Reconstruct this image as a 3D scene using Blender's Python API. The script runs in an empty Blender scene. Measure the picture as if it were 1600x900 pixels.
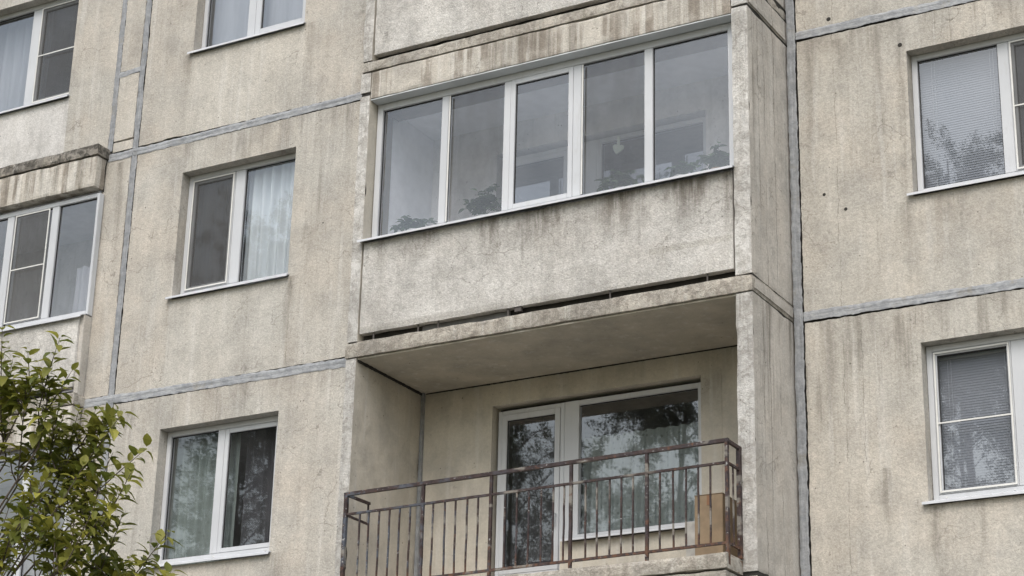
import bpy, bmesh, math, random
import numpy as np
from mathutils import Vector, Matrix, noise as mn
R = math.radians
S = bpy.context.scene
C = S.collection
random.seed(7)

# ------------------------------------------------------------------ camera
cam = bpy.data.objects.new('camera', bpy.data.cameras.new('camera')); C.objects.link(cam)
rt = Vector((0.86915955, 0.49397809, 0.023395)); up = Vector((0.1570365, -0.32054784, 0.93412452)); fw = Vector((-0.46893626, 0.80822938, 0.35617981))
cam.matrix_world = Matrix(((rt.x, up.x, -fw.x, 10.8814), (rt.y, up.y, -fw.y, -15.3463), (rt.z, up.z, -fw.z, -6.3195), (0, 0, 0, 1)))
cam.data.sensor_width = 36; cam.data.lens = 3221.96 / 1600 * 36
cam.data.clip_end = 2000
S.camera = cam
S.view_settings.view_transform = 'Standard'; S.view_settings.look = 'None'
S.view_settings.exposure = 0.76; S.view_settings.gamma = 1.0
S.render.resolution_x = 1024; S.render.resolution_y = 576
S.cycles.max_bounces = 8; S.cycles.transparent_max_bounces = 16; S.cycles.diffuse_bounces = 4; S.cycles.glossy_bounces = 4
S.cycles.caustics_reflective = False; S.cycles.caustics_refractive = False

# ------------------------------------------------------------------ world and sun (overcast)
SUN_EL, SUN_AZ = R(52), R(165)
W = bpy.data.worlds.new('World'); S.world = W; W.use_nodes = True
nt = W.node_tree; nt.nodes.clear()
def wn(t, **k):
    n = nt.nodes.new(t)
    for a, b in k.items(): setattr(n, a, b)
    return n
sky = wn('ShaderNodeTexSky', sky_type='NISHITA', sun_disc=False, sun_elevation=SUN_EL, sun_rotation=SUN_AZ, air_density=1.6, dust_density=3.5, ozone_density=1.0)
hs = wn('ShaderNodeHueSaturation'); hs.inputs['Saturation'].default_value = 0.68
nt.links.new(sky.outputs[0], hs.inputs['Color'])
tc = wn('ShaderNodeTexCoord'); cn = wn('ShaderNodeTexNoise'); cn.inputs['Scale'].default_value = 3.2; cn.inputs['Detail'].default_value = 5
mp = wn('ShaderNodeMapping'); mp.inputs['Scale'].default_value = (1, 1, 2.5)
nt.links.new(tc.outputs['Generated'], mp.inputs[0]); nt.links.new(mp.outputs[0], cn.inputs[0])
mr = wn('ShaderNodeMapRange'); mr.inputs['From Min'].default_value = .35; mr.inputs['From Max'].default_value = .68
mr.inputs['To Min'].default_value = .78; mr.inputs['To Max'].default_value = 1.18
nt.links.new(cn.outputs[0], mr.inputs[0])
vm = wn('ShaderNodeVectorMath', operation='SCALE'); nt.links.new(hs.outputs[0], vm.inputs[0]); nt.links.new(mr.outputs[0], vm.inputs['Scale'])
bg = wn('ShaderNodeBackground'); bg.inputs['Strength'].default_value = 0.15
nt.links.new(vm.outputs[0], bg.inputs[0])
wo = wn('ShaderNodeOutputWorld'); nt.links.new(bg.outputs[0], wo.inputs[0])

sd = bpy.data.lights.new('sun', 'SUN'); sd.energy = 0.75; sd.angle = R(40); sd.color = (1.0, .985, .96)
so = bpy.data.objects.new('sun', sd); C.objects.link(so)
d = Vector((math.sin(SUN_AZ) * math.cos(SUN_EL), math.cos(SUN_AZ) * math.cos(SUN_EL), math.sin(SUN_EL)))
so.rotation_euler = d.to_track_quat('Z', 'Y').to_euler(); so.location = (0, -20, 30)

# ------------------------------------------------------------------ node expressions
class X:
    """a scalar socket of a shader tree with arithmetic on it"""
    def __init__(s, t, o): s.t, s.o = t, o
    def op(s, f, *a, clamp=False):
        n = s.t.nodes.new('ShaderNodeMath'); n.operation = f; n.use_clamp = clamp
        for i, v in enumerate((s,) + a):
            if isinstance(v, X): s.t.links.new(v.o, n.inputs[i])
            else: n.inputs[i].default_value = v
        return X(s.t, n.outputs[0])
    def __add__(s, b): return s.op('ADD', b)
    def __sub__(s, b): return s.op('SUBTRACT', b)
    def __mul__(s, b): return s.op('MULTIPLY', b)
    def __rsub__(s, b): return (s * -1.0) + b
    __radd__ = __add__; __rmul__ = __mul__
    def abs(s): return s.op('ABSOLUTE')
    def fract(s): return s.op('FRACT')
    def pow(s, b): return s.op('POWER', b)
    def max(s, b): return s.op('MAXIMUM', b)
    def min(s, b): return s.op('MINIMUM', b)
    def sm(s, a, b, c=0., d=1.):
        n = s.t.nodes.new('ShaderNodeMapRange'); n.interpolation_type = 'SMOOTHSTEP'
        s.t.links.new(s.o, n.inputs[0])
        for i, v in zip((1, 2, 3, 4), (a, b, c, d)): n.inputs[i].default_value = v
        return X(s.t, n.outputs[0])
class Mat:
    def __init__(s, name):
        s.m = bpy.data.materials.new(name); s.m.use_nodes = True; s.t = s.m.node_tree; s.t.nodes.clear()
        g = s.t.nodes.new('ShaderNodeNewGeometry'); s.pos = g.outputs['Position']
        q = s.t.nodes.new('ShaderNodeSeparateXYZ'); s.t.links.new(s.pos, q.inputs[0])
        s.x, s.y, s.z = (X(s.t, q.outputs[i]) for i in range(3))
        s.out = s.t.nodes.new('ShaderNodeOutputMaterial')
    def vec(s, sc, off=(0, 0, 0)):
        n = s.t.nodes.new('ShaderNodeVectorMath'); n.operation = 'MULTIPLY_ADD'
        s.t.links.new(s.pos, n.inputs[0]); n.inputs[1].default_value = sc; n.inputs[2].default_value = off
        return n.outputs[0]
    def noise(s, sc, off=0., detail=3, rough=.55, dist=0.):
        if not isinstance(sc, tuple): sc = (sc,) * 3
        n = s.t.nodes.new('ShaderNodeTexNoise'); n.inputs['Scale'].default_value = 1; n.inputs['Detail'].default_value = detail
        n.inputs['Roughness'].default_value = rough; n.inputs['Distortion'].default_value = dist
        s.t.links.new(s.vec(sc, (off, off * .7, off * 1.3)), n.inputs['Vector']); return X(s.t, n.outputs[0])
    def voro(s, sc, feat='F1', off=0.):
        if not isinstance(sc, tuple): sc = (sc,) * 3
        n = s.t.nodes.new('ShaderNodeTexVoronoi'); n.feature = feat; n.inputs['Scale'].default_value = 1
        s.t.links.new(s.vec(sc, (off, off, off)), n.inputs['Vector']); return X(s.t, n.outputs['Distance'])
    def mix(s, f, a, b):
        n = s.t.nodes.new('ShaderNodeMix'); n.data_type = 'RGBA'
        for i, v in ((0, f), (6, a), (7, b)):
            if isinstance(v, X): s.t.links.new(v.o, n.inputs[i])
            elif isinstance(v, bpy.types.NodeSocket): s.t.links.new(v, n.inputs[i])
            elif i == 0: n.inputs[0].default_value = v
            else: n.inputs[i].default_value = (*v, 1)
        return n.outputs[2]
    def scale(s, c, f):
        n = s.t.nodes.new('ShaderNodeVectorMath'); n.operation = 'SCALE'; s.t.links.new(c, n.inputs[0])
        if isinstance(f, X): s.t.links.new(f.o, n.inputs['Scale'])
        else: n.inputs['Scale'].default_value = f
        return n.outputs[0]
    def bump(s, h, dist=.01, strength=1.):
        n = s.t.nodes.new('ShaderNodeBump'); n.inputs['Distance'].default_value = dist; n.inputs['Strength'].default_value = strength
        s.t.links.new(h.o, n.inputs['Height']); return n.outputs[0]
    def bsdf(s, col, rough=.9, metal=0., normal=None, spec=.3):
        n = s.t.nodes.new('ShaderNodeBsdfPrincipled')
        if isinstance(col, tuple): n.inputs['Base Color'].default_value = (*col, 1)
        else: s.t.links.new(col, n.inputs['Base Color'])
        if isinstance(rough, X): s.t.links.new(rough.o, n.inputs['Roughness'])
        else: n.inputs['Roughness'].default_value = rough
        n.inputs['Metallic'].default_value = metal; n.inputs['Specular IOR Level'].default_value = spec
        if normal: s.t.links.new(normal, n.inputs['Normal'])
        return n.outputs[0]
    def end(s, o): s.t.links.new(o, s.out.inputs[0]); return s.m

def concrete(name, a, b, streak=.5, speck=.16, stains=(), patches=(), cracks=(), ycracks=(), warm=.35, topdirt=.6, rough_bump=1., mottled=0., period=True, stain_col=(.135, .12, .10), mcol=(.20, .18, .155), bands=0., hair=.45):
    M = Mat(name)
    big = M.noise(.9, 3., 4)
    col = M.mix(big.sm(.35, .65), a, b)
    col = M.mix(M.noise(1.7, 11., 4).sm(.45, .75, 0, warm), col, (.47, .41, .345))
    for x0, x1, z0, z1, pc, amt in patches:
        e = M.noise(30., 5., 2) * .02
        bx = (M.x + e).sm(x0, x0 + .015) * (M.x + e).sm(x1, x1 + .015, 1, 0) * (M.z + e).sm(z0, z0 + .015) * (M.z + e).sm(z1, z1 + .015, 1, 0)
        col = M.mix(bx * amt, col, pc)
    # cloudy grime
    col = M.mix(M.noise(2.6, 21., 6, .65).sm(.42, .74, 0, .46), col, (.255, .245, .23))
    # rain streaks
    st = M.noise((9, 9, .45), 2., 5, .62).sm(.49, .68) * M.noise((1.1, 1.1, .8), 9., 2).sm(.38, .62)
    st2 = M.noise((34, 34, .9), 6., 4, .6).sm(.51, .68) * M.noise((2.2, 2.2, .9), 14., 2).sm(.42, .66)
    if period:
        t = (M.z * (1 / 2.8) + 5.0).fract()
        tm = t.sm(.25, .98, .35, 1.)
        top = t.sm(.86, .99) * M.noise((5, 5, 1.5), 31., 4).sm(.36, .7)
    else:
        tm = M.z * 0. + .8; top = M.z * 0.
    col = M.mix((st * tm * streak), col, stain_col)
    col = M.mix((st2 * tm * streak * .75), col, stain_col)
    col = M.mix(top * topdirt * .6, col, (.15, .135, .115))
    # light wash streaks
    wl = M.noise((12, 12, .7), 44., 4).sm(.54, .70, 0, .45)
    col = M.mix(wl, col, (.54, .525, .495))
    if bands:
        bn = M.noise((10, 10, .5), 77., 3, .55).sm(.46, .58) * M.noise((2.5, 2.5, 5), 71., 3).sm(.35, .6, .35, 1)
        col = M.mix(bn * bands, col, (.19, .16, .13))
        col = M.mix(M.noise((13, 13, .6), 51., 3).sm(.54, .64, 0, .55), col, (.62, .60, .56))
    if stains:  # rain dirt; the streaks below sills also paint in their contact shadow
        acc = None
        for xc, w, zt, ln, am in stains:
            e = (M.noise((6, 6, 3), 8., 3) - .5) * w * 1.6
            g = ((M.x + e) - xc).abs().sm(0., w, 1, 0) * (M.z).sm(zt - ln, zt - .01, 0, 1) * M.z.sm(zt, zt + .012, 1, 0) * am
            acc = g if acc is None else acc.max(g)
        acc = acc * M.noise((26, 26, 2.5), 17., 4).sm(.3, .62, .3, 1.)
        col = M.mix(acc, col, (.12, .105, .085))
    if cracks:
        acc = None
        for xc, zc0, zc1 in cracks:
            e = (M.noise((3, 3, 5), xc * 3, 5, .7) - .5) * .09
            g = ((M.x + e) - xc).abs().sm(.001, .006, 1, 0) * M.z.sm(zc0, zc0 + .1) * M.z.sm(zc1, zc1 + .1, 1, 0)
            acc = g if acc is None else acc.max(g)
        col = M.mix(acc * M.noise((2, 2, 4), 3.3, 3).sm(.38, .6) * .5, col, (.10, .09, .075))
    for yc in ycracks:
        e = (M.noise((3, 3, 2.5), yc * 9, 5, .7) - .5) * .10
        g = ((M.y + e) - yc).abs().sm(.001, .009, 1, 0)
        col = M.mix(g * M.noise((2, 2, 1.5), yc * 5, 3).sm(.36, .56) * .7, col, (.11, .10, .085))
    # hairline crack network, only in places
    nn_ = M.t.nodes.new('ShaderNodeTexNoise'); nn_.inputs['Scale'].default_value = 3.5; nn_.inputs['Detail'].default_value = 5; M.t.links.new(M.pos, nn_.inputs['Vector'])
    ad = M.t.nodes.new('ShaderNodeVectorMath'); ad.operation = 'MULTIPLY_ADD'; M.t.links.new(nn_.outputs['Color'], ad.inputs[0]); ad.inputs[1].default_value = (.5, .5, .5); M.t.links.new(M.pos, ad.inputs[2])
    vo = M.t.nodes.new('ShaderNodeTexVoronoi'); vo.feature = 'DISTANCE_TO_EDGE'; vo.inputs['Scale'].default_value = 2.3; M.t.links.new(ad.outputs[0], vo.inputs['Vector'])
    ck = X(M.t, vo.outputs['Distance']).sm(.003, .016, 1, 0) * M.noise(1.3, 91., 3).sm(.52, .62)
    col = M.mix(ck * hair, col, (.15, .135, .115))
    # small dark scuffs and lime spots
    sc = M.noise((22, 22, 16), 66., 3, .6).sm(.66, .72) * M.noise(1.1, 47., 2).sm(.45, .6)
    col = M.mix(sc * .45, col, (.17, .155, .135))
    # panel to panel tone
    ob = M.t.nodes.new('ShaderNodeObjectInfo'); col = M.scale(col, X(M.t, ob.outputs['Random']) * .09 + .965)
    # pits
    pit = M.voro(13., off=3.) ; pit = pit.sm(.06, .12, 1, 0) * M.noise(5., 61., 2).sm(.52, .62)
    col = M.mix(pit * .7, col, (.09, .08, .07))
    g1 = M.noise(55., 7., 3, .7); g2 = M.noise(150., 9., 2, .7)
    if mottled:
        mo = M.noise(9., 13., 6, .72, .8).sm(.42, .62)
        col = M.mix(mo * mottled, col, mcol)
    g3 = M.noise(24., 27., 4, .75, .5)
    f = g1.sm(.3, .7, 1 - speck * .6, 1 + speck * .6) * g2.sm(.3, .7, 1 - speck * .55, 1 + speck * .55) * g3.sm(.32, .68, 1 - speck * .55, 1 + speck * .45) * M.noise((3.1, 3.1, 1.1), 57., 5, .6).sm(.3, .7, .90, 1.07)
    col = M.scale(col, f)
    h = g1 * .55 + g2 * .3 + M.noise(6., 2., 4) * .8 + M.noise((20, 20, 2), 2., 3) * .25
    return M.end(M.bsdf(col, .93, 0, M.bump(h, .012 * rough_bump, .8), .2))

PALE = (.60, .585, .55); 
LEFT_STAINS_SHADE = [(-2.06, .10, .99, .75, .35), (-.55, .11, .99, 1.0, .5), (-.35, .16, 1.5, 1.6, .28), (.02, .12, 2.75, 1.6, .22), (-1.9, .2, .95, .8, .22),
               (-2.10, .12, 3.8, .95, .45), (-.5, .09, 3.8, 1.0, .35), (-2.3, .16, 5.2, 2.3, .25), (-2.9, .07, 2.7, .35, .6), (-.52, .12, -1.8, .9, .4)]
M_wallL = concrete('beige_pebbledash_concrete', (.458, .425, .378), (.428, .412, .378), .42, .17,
    stains=LEFT_STAINS_SHADE, patches=[(-2.05, -.57, 2.80, 3.80, (.50, .475, .43), .75), (-2.05, -.57, 0.0, .97, (.47, .455, .42), .6), (-6, -3.74, 2.9, 3.66, (.60, .59, .58), .8)],
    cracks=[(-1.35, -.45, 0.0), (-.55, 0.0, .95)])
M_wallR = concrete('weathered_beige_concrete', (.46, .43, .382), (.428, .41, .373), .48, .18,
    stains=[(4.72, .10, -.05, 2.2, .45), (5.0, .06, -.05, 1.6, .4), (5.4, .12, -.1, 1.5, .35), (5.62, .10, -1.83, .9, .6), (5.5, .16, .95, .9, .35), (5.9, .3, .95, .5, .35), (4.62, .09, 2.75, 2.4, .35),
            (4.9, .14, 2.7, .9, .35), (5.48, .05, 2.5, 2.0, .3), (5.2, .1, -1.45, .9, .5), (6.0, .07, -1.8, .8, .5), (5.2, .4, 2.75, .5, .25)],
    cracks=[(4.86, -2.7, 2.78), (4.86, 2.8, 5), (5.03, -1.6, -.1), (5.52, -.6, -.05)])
M_sidewall = concrete('streaked_side_concrete', (.51, .48, .44), (.47, .445, .41), .65, .13, topdirt=.35, warm=.2, ycracks=(.16, .30, .52))
M_white = concrete('limewashed_concrete', (.61, .60, .58), (.50, .49, .47), .55, .16, warm=.12, mottled=.5, rough_bump=1.6, topdirt=.3)
M_parapet = concrete('pale_rough_parapet_concrete', (.585, .57, .545), (.53, .515, .49), .42, .2, warm=.14, rough_bump=1.8, topdirt=.0, mottled=.14,
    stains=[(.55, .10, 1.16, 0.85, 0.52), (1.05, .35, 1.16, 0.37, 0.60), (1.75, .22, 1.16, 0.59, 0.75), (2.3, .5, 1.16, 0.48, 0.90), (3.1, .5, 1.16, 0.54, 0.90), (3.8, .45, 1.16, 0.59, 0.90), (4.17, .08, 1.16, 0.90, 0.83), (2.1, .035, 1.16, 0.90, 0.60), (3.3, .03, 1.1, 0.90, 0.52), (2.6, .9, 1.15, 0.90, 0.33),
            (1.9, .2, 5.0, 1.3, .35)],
    patches=[(.3, 2.6, .24, .30, (.3, .28, .25), .4), (3.4, 4.2, .5, .56, (.33, .31, .27), .4)])
M_fascia = concrete('stained_beam_concrete', (.52, .49, .44), (.44, .41, .365), .5, .18, warm=.25, topdirt=0,
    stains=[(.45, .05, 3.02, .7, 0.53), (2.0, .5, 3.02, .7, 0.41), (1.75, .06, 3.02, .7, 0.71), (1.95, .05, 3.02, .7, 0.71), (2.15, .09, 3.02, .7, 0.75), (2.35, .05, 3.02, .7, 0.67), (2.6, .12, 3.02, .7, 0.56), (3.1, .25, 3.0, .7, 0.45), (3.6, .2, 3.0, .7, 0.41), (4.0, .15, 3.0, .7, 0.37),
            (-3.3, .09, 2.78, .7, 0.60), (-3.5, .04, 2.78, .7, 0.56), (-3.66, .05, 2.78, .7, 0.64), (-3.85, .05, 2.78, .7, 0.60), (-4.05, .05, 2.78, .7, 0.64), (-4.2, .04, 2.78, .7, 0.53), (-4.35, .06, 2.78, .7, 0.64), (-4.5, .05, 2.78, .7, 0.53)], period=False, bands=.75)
M_slab = concrete('grimy_slab_edge_concrete', (.47, .44, .39), (.36, .335, .295), .5, .2, mottled=.65, rough_bump=2., period=False)
M_lip = concrete('blackened_slab_edge_concrete', (.38, .35, .305), (.18, .165, .145), .7, .2, mottled=.95, rough_bump=2., period=False, stain_col=(.07, .065, .06), mcol=(.075, .07, .062))
M_inner = concrete('smooth_grey_beige_concrete', (.51, .475, .41), (.485, .45, .39), .12, .07, hair=.2, warm=.12, topdirt=.12, rough_bump=.5)
M_ceiling = concrete('smooth_ceiling_concrete', (.455, .42, .355), (.425, .395, .335), .0, .05, hair=.12, warm=.1, topdirt=0, rough_bump=.35, period=False)

def seal_mat(name, along, k=1.):
    M = Mat(name)
    c = M.mix(M.noise(14., 2., 4).sm(.35, .65), (.25, .262, .28), (.35, .362, .38))
    c = M.mix(M.noise(along, 8., 4, .65).sm(.46, .70, 0, .4), c, (.18, .185, .195))
    c = M.mix(M.noise(tuple(v * 1.3 for v in along), 18., 4, .6).sm(.53, .72, 0, .45), c, (.48, .49, .50))
    c = M.mix(M.noise(5., 38., 5, .7).sm(.54, .70, 0, .6), c, (.27, .25, .21))
    c = M.scale(c, k)
    return M.end(M.bsdf(c, .7, 0, M.bump(M.noise(40., 0, 4) + M.noise(along, 3., 3) * .8, .008, .8), .3))
M_seal = seal_mat('blue_grey_joint_sealant', (3, 3, 48)); M_sealv = seal_mat('blue_grey_vertical_sealant', (48, 48, 3), .84)
def simple(name, c, rough=.6, metal=0, bump=0, var=.0, spec=.4, vs=8.):
    M = Mat(name)
    col = M.mix(M.noise(vs, 1., 4).sm(.3, .7), tuple(v * (1 - var) for v in c), tuple(min(1, v * (1 + var)) for v in c))
    return M.end(M.bsdf(col, rough, metal, M.bump(M.noise(60., 0, 3), .004, bump) if bump else None, spec))
M_gap = simple('dark_gap', (.03, .028, .025), .95, var=.3)
def pvc_mat():
    M = Mat('white_pvc')
    c = M.mix(M.noise(1.5, 1., 3).sm(.3, .7), (.47, .485, .51), (.53, .545, .57))
    c = M.mix(M.noise((18, 18, 4), 4., 5, .65).sm(.52, .78, 0, .38), c, (.36, .36, .35))
    return M.end(M.bsdf(c, .42, 0, None, .4))
M_pvc = pvc_mat()
M_sill = simple('white_painted_metal_sill', (.52, .535, .565), .45, var=.08, vs=5.)
M_lintel = simple('brown_primed_lintel', (.20, .175, .14), .9, var=.12)
M_soffit = simple('grey_white_lining_board', (.58, .61, .63), .6, var=.05, vs=3.)
M_gasket = simple('black_rubber_gasket', (.02, .02, .022), .6)
M_screenframe = simple('pale_screen_frame', (.62, .62, .60), .5, var=.06)
def glass_mat(name, tint=(.86, .88, .90), k=1.0, wav=.35):
    M = Mat(name)
    h = M.noise(1.1, 2., 1) + M.noise(3.5, 7., 1) * .10
    nb = M.bump(h, .0012 * wav, 1.)
    ge = M.t.nodes.new('ShaderNodeNewGeometry'); dt = M.t.nodes.new('ShaderNodeVectorMath'); dt.operation = 'DOT_PRODUCT'
    M.t.links.new(ge.outputs['Incoming'], dt.inputs[0]); M.t.links.new(ge.outputs['Normal'], dt.inputs[1])
    cs = X(M.t, dt.outputs['Value']).abs()
    g = M.t.nodes.new('ShaderNodeBsdfGlossy'); g.inputs['Roughness'].default_value = .012; g.inputs['Color'].default_value = (1, 1, 1, 1)
    M.t.links.new(nb, g.inputs['Normal'])
    tr = M.t.nodes.new('ShaderNodeBsdfTransparent'); tr.inputs['Color'].default_value = (*tint, 1)
    f = ((((1.0 - cs).pow(5.0)) * .96 + .042) * (3.1 * k)).min(1.0)      # four glass-air faces of a sealed double pane
    dust = M.t.nodes.new('ShaderNodeBsdfDiffuse'); dust.inputs['Color'].default_value = (.5, .5, .52, 1)
    m0 = M.t.nodes.new('ShaderNodeMixShader'); M.t.links.new(M.noise((3, 3, 1.5), 4., 4).sm(.3, .8, .02, .07).o, m0.inputs[0])
    M.t.links.new(tr.outputs[0], m0.inputs[1]); M.t.links.new(dust.outputs[0], m0.inputs[2])
    m = M.t.nodes.new('ShaderNodeMixShader'); M.t.links.new(f.o, m.inputs[0]); M.t.links.new(m0.outputs[0], m.inputs[1]); M.t.links.new(g.outputs[0], m.inputs[2])
    return M.end(m.outputs[0])
M_glass = glass_mat('window_glass')
M_glass2 = glass_mat('balcony_glazing_glass', (.93, .94, .97), .88, .2)
def net_mat(name, a, b):
    M = Mat(name)
    d = M.t.nodes.new('ShaderNodeBsdfDiffuse'); d.inputs['Color'].default_value = (.10, .10, .10, 1)
    tr = M.t.nodes.new('ShaderNodeBsdfTransparent')
    m = M.t.nodes.new('ShaderNodeMixShader'); M.t.links.new((M.noise((9, 9, 2), 0, 3).sm(.3, .7, a, b)).o, m.inputs[0])
    M.t.links.new(tr.outputs[0], m.inputs[1]); M.t.links.new(d.outputs[0], m.inputs[2]); return M.end(m.outputs[0])
M_net = net_mat('grey_insect_net', .48, .60); M_net2 = net_mat('fine_insect_net', .16, .24)
def cloth(name, c, trans=.4, lace=0, cut=0.):
    M = Mat(name)
    col = M.mix(M.noise((14, 14, 1.2), 1., 3).sm(.35, .65), tuple(v * .88 for v in c), c)
    if lace:
        col = M.mix((M.voro(16.).sm(.12, .3, 1, 0)) * lace, col, tuple(v * .45 for v in c))
    d = M.t.nodes.new('ShaderNodeBsdfDiffuse'); t = M.t.nodes.new('ShaderNodeBsdfTranslucent')
    M.t.links.new(col, d.inputs[0]); M.t.links.new(col, t.inputs[0])
    m = M.t.nodes.new('ShaderNodeMixShader'); m.inputs[0].default_value = trans
    M.t.links.new(d.outputs[0], m.inputs[1]); M.t.links.new(t.outputs[0], m.inputs[2])
    if cut:
        tr = M.t.nodes.new('ShaderNodeBsdfTransparent'); m2 = M.t.nodes.new('ShaderNodeMixShader'); m2.inputs[0].default_value = cut
        M.t.links.new(m.outputs[0], m2.inputs[1]); M.t.links.new(tr.outputs[0], m2.inputs[2]); return M.end(m2.outputs[0])
    return M.end(m.outputs[0])
M_cw = cloth('white_sheer_curtain', (.90, .95, .98), .2)
M_cg = cloth('grey_green_curtain', (.38, .44, .41), .3, .3)
M_cl = cloth('patterned_lace_curtain', (.50, .56, .54), .25, .7, .15)
M_cd = cloth('dark_grey_curtain', (.10, .10, .11), .2)
M_cp = cloth('pale_grey_net_curtain', (.62, .64, .68), .4, 0, .15)
M_blind = simple('grey_blind_slat', (.27, .285, .32), .6)
M_room = simple('dim_room_wallpaper', (.30, .28, .26), .9, var=.1)
M_roomw = concrete('painted_balcony_wall', (.78, .76, .75), (.74, .72, .72), .05, .04, hair=0., warm=.05, topdirt=0, rough_bump=.3, period=False)
M_lining = simple('pale_lining_board', (.80, .81, .84), .6, var=.06)
def rust_mat():
    M = Mat('rusty_dark_painted_iron')
    n = M.noise(14., 3., 6, .7)
    c = M.mix(n.sm(.40, .58), (.028, .018, .018), (.052, .034, .031))
    blue = M.noise(7., 23., 4, .6).sm(.47, .57) * M.x.sm(.3, 3.0, .85, .12)
    c = M.mix(blue, c, (.08, .095, .12))
    c = M.mix(M.noise((2.3, 2.3, 5), 83., 4, .6).sm(.56, .64, 0, .8), c, (.23, .215, .19))
    c = M.mix(M.noise(16., 9., 5, .7).sm(.58, .66), c, (.11, .055, .036))
    c = M.mix(M.z.sm(-2.30, -2.12, 1, 0) * M.noise(20., 4., 3).sm(.42, .6), c, (.12, .06, .036))
    c = M.mix(M.noise(34., 5., 3).sm(.65, .70), c, (.28, .28, .28))
    return M.end(M.bsdf(c, .7, 0, M.bump(M.noise(70., 1, 4), .006, 1.), .35))
M_iron = rust_mat()
M_card = simple('brown_cardboard', (.235, .175, .115), .85, var=.12)
M_tape = simple('brown_packing_tape', (.20, .10, .05), .4)
M_rustst = simple('rust_stain', (.20, .11, .06), .9, var=.4, vs=30.)

# ------------------------------------------------------------------ mesh helpers
class MB:
    def __init__(s): s.v = []; s.f = []; s.mi = []
    def quad(s, a, b, c, d, m=0):
        n = len(s.v); s.v += [a, b, c, d]; s.f.append((n, n + 1, n + 2, n + 3)); s.mi.append(m)
    def box(s, x0, x1, y0, y1, z0, z1, m=0):
        n = len(s.v)
        s.v += [(x, y, z) for x in (x0, x1) for y in (y0, y1) for z in (z0, z1)]
        for q in ((0, 1, 3, 2), (4, 6, 7, 5), (0, 4, 5, 1), (2, 3, 7, 6), (0, 2, 6, 4), (1, 5, 7, 3)):
            s.f.append(tuple(n + i for i in q)); s.mi.append(m)
        return s
    def ring(s, x0, x1, z0, z1, y0, y1, l, r, b, t, m=0):
        """rectangular frame without overlapping faces"""
        s.box(x0, x0 + l, y0, y1, z0, z1, m); s.box(x1 - r, x1, y0, y1, z0, z1, m)
        s.box(x0 + l, x1 - r, y0, y1, z0, z0 + b, m); s.box(x0 + l, x1 - r, y0, y1, z1 - t, z1, m)
        return s
    def tube(s, pts, rads, n=8, m=0):
        pts = [Vector(p) for p in pts]; base = len(s.v)
        for i, p in enumerate(pts):
            t = (pts[min(i + 1, len(pts) - 1)] - pts[max(i - 1, 0)]).normalized()
            a = t.cross(Vector((0.31, .2, 1)) if abs(t.z) < .95 else Vector((1, .1, 0))).normalized(); b = t.cross(a)
            for k in range(n):
                w = 2 * math.pi * k / n; q = p + (a * math.cos(w) + b * math.sin(w)) * rads[i]; s.v.append(tuple(q))
        for i in range(len(pts) - 1):
            for k in range(n):
                s.f.append((base + i * n + k, base + i * n + (k + 1) % n, base + (i + 1) * n + (k + 1) % n, base + (i + 1) * n + k)); s.mi.append(m)
        s.f.append(tuple(base + k for k in range(n))[::-1]); s.mi.append(m)
        s.f.append(tuple(base + (len(pts) - 1) * n + k for k in range(n))); s.mi.append(m)
        return s
    def build(s, name, mats, parent=None, label=None, smooth=False, bevel=0):
        me = bpy.data.meshes.new(name); me.from_pydata(s.v, [], s.f)
        for m in (mats if isinstance(mats, (list, tuple)) else [mats]): me.materials.append(m)
        me.polygons.foreach_set('material_index', s.mi)
        if smooth: me.polygons.foreach_set('use_smooth', [True] * len(me.polygons))
        me.update()
        if bevel:
            bm = bmesh.new(); bm.from_mesh(me)
            bmesh.ops.bevel(bm, geom=[e for e in bm.edges if len(e.link_faces) == 2 and e.calc_face_angle(0) > .6], offset=bevel, segments=2, affect='EDGES', clamp_overlap=True)
            bm.to_mesh(me); bm.free()
        return link(name, me, parent, label)
def link(name, me, parent=None, label=None):
    o = bpy.data.objects.new(name, me); C.objects.link(o)
    if parent is not None:
        o.parent = parent; o.matrix_parent_inverse = base_inv(parent)
    if label: o['label'] = label
    return o
def base_inv(p):
    m = Matrix.Identity(4)
    while p is not None:
        m = p.matrix_basis @ m if p.parent is None else p.matrix_basis @ m
        if p.parent is not None: m = p.matrix_parent_inverse @ m
        p = p.parent
    return m.inverted()
def empty(name, loc, label, cat, group=None, kind=None):
    o = bpy.data.objects.new(name, None); C.objects.link(o); o.location = loc
    return tag(o, label, cat, group, kind)
def tag(o, label=None, cat=None, group=None, kind=None):
    for k, v in (('label', label), ('category', cat), ('group', group), ('kind', kind)):
        if v: o[k] = v
    return o
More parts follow.
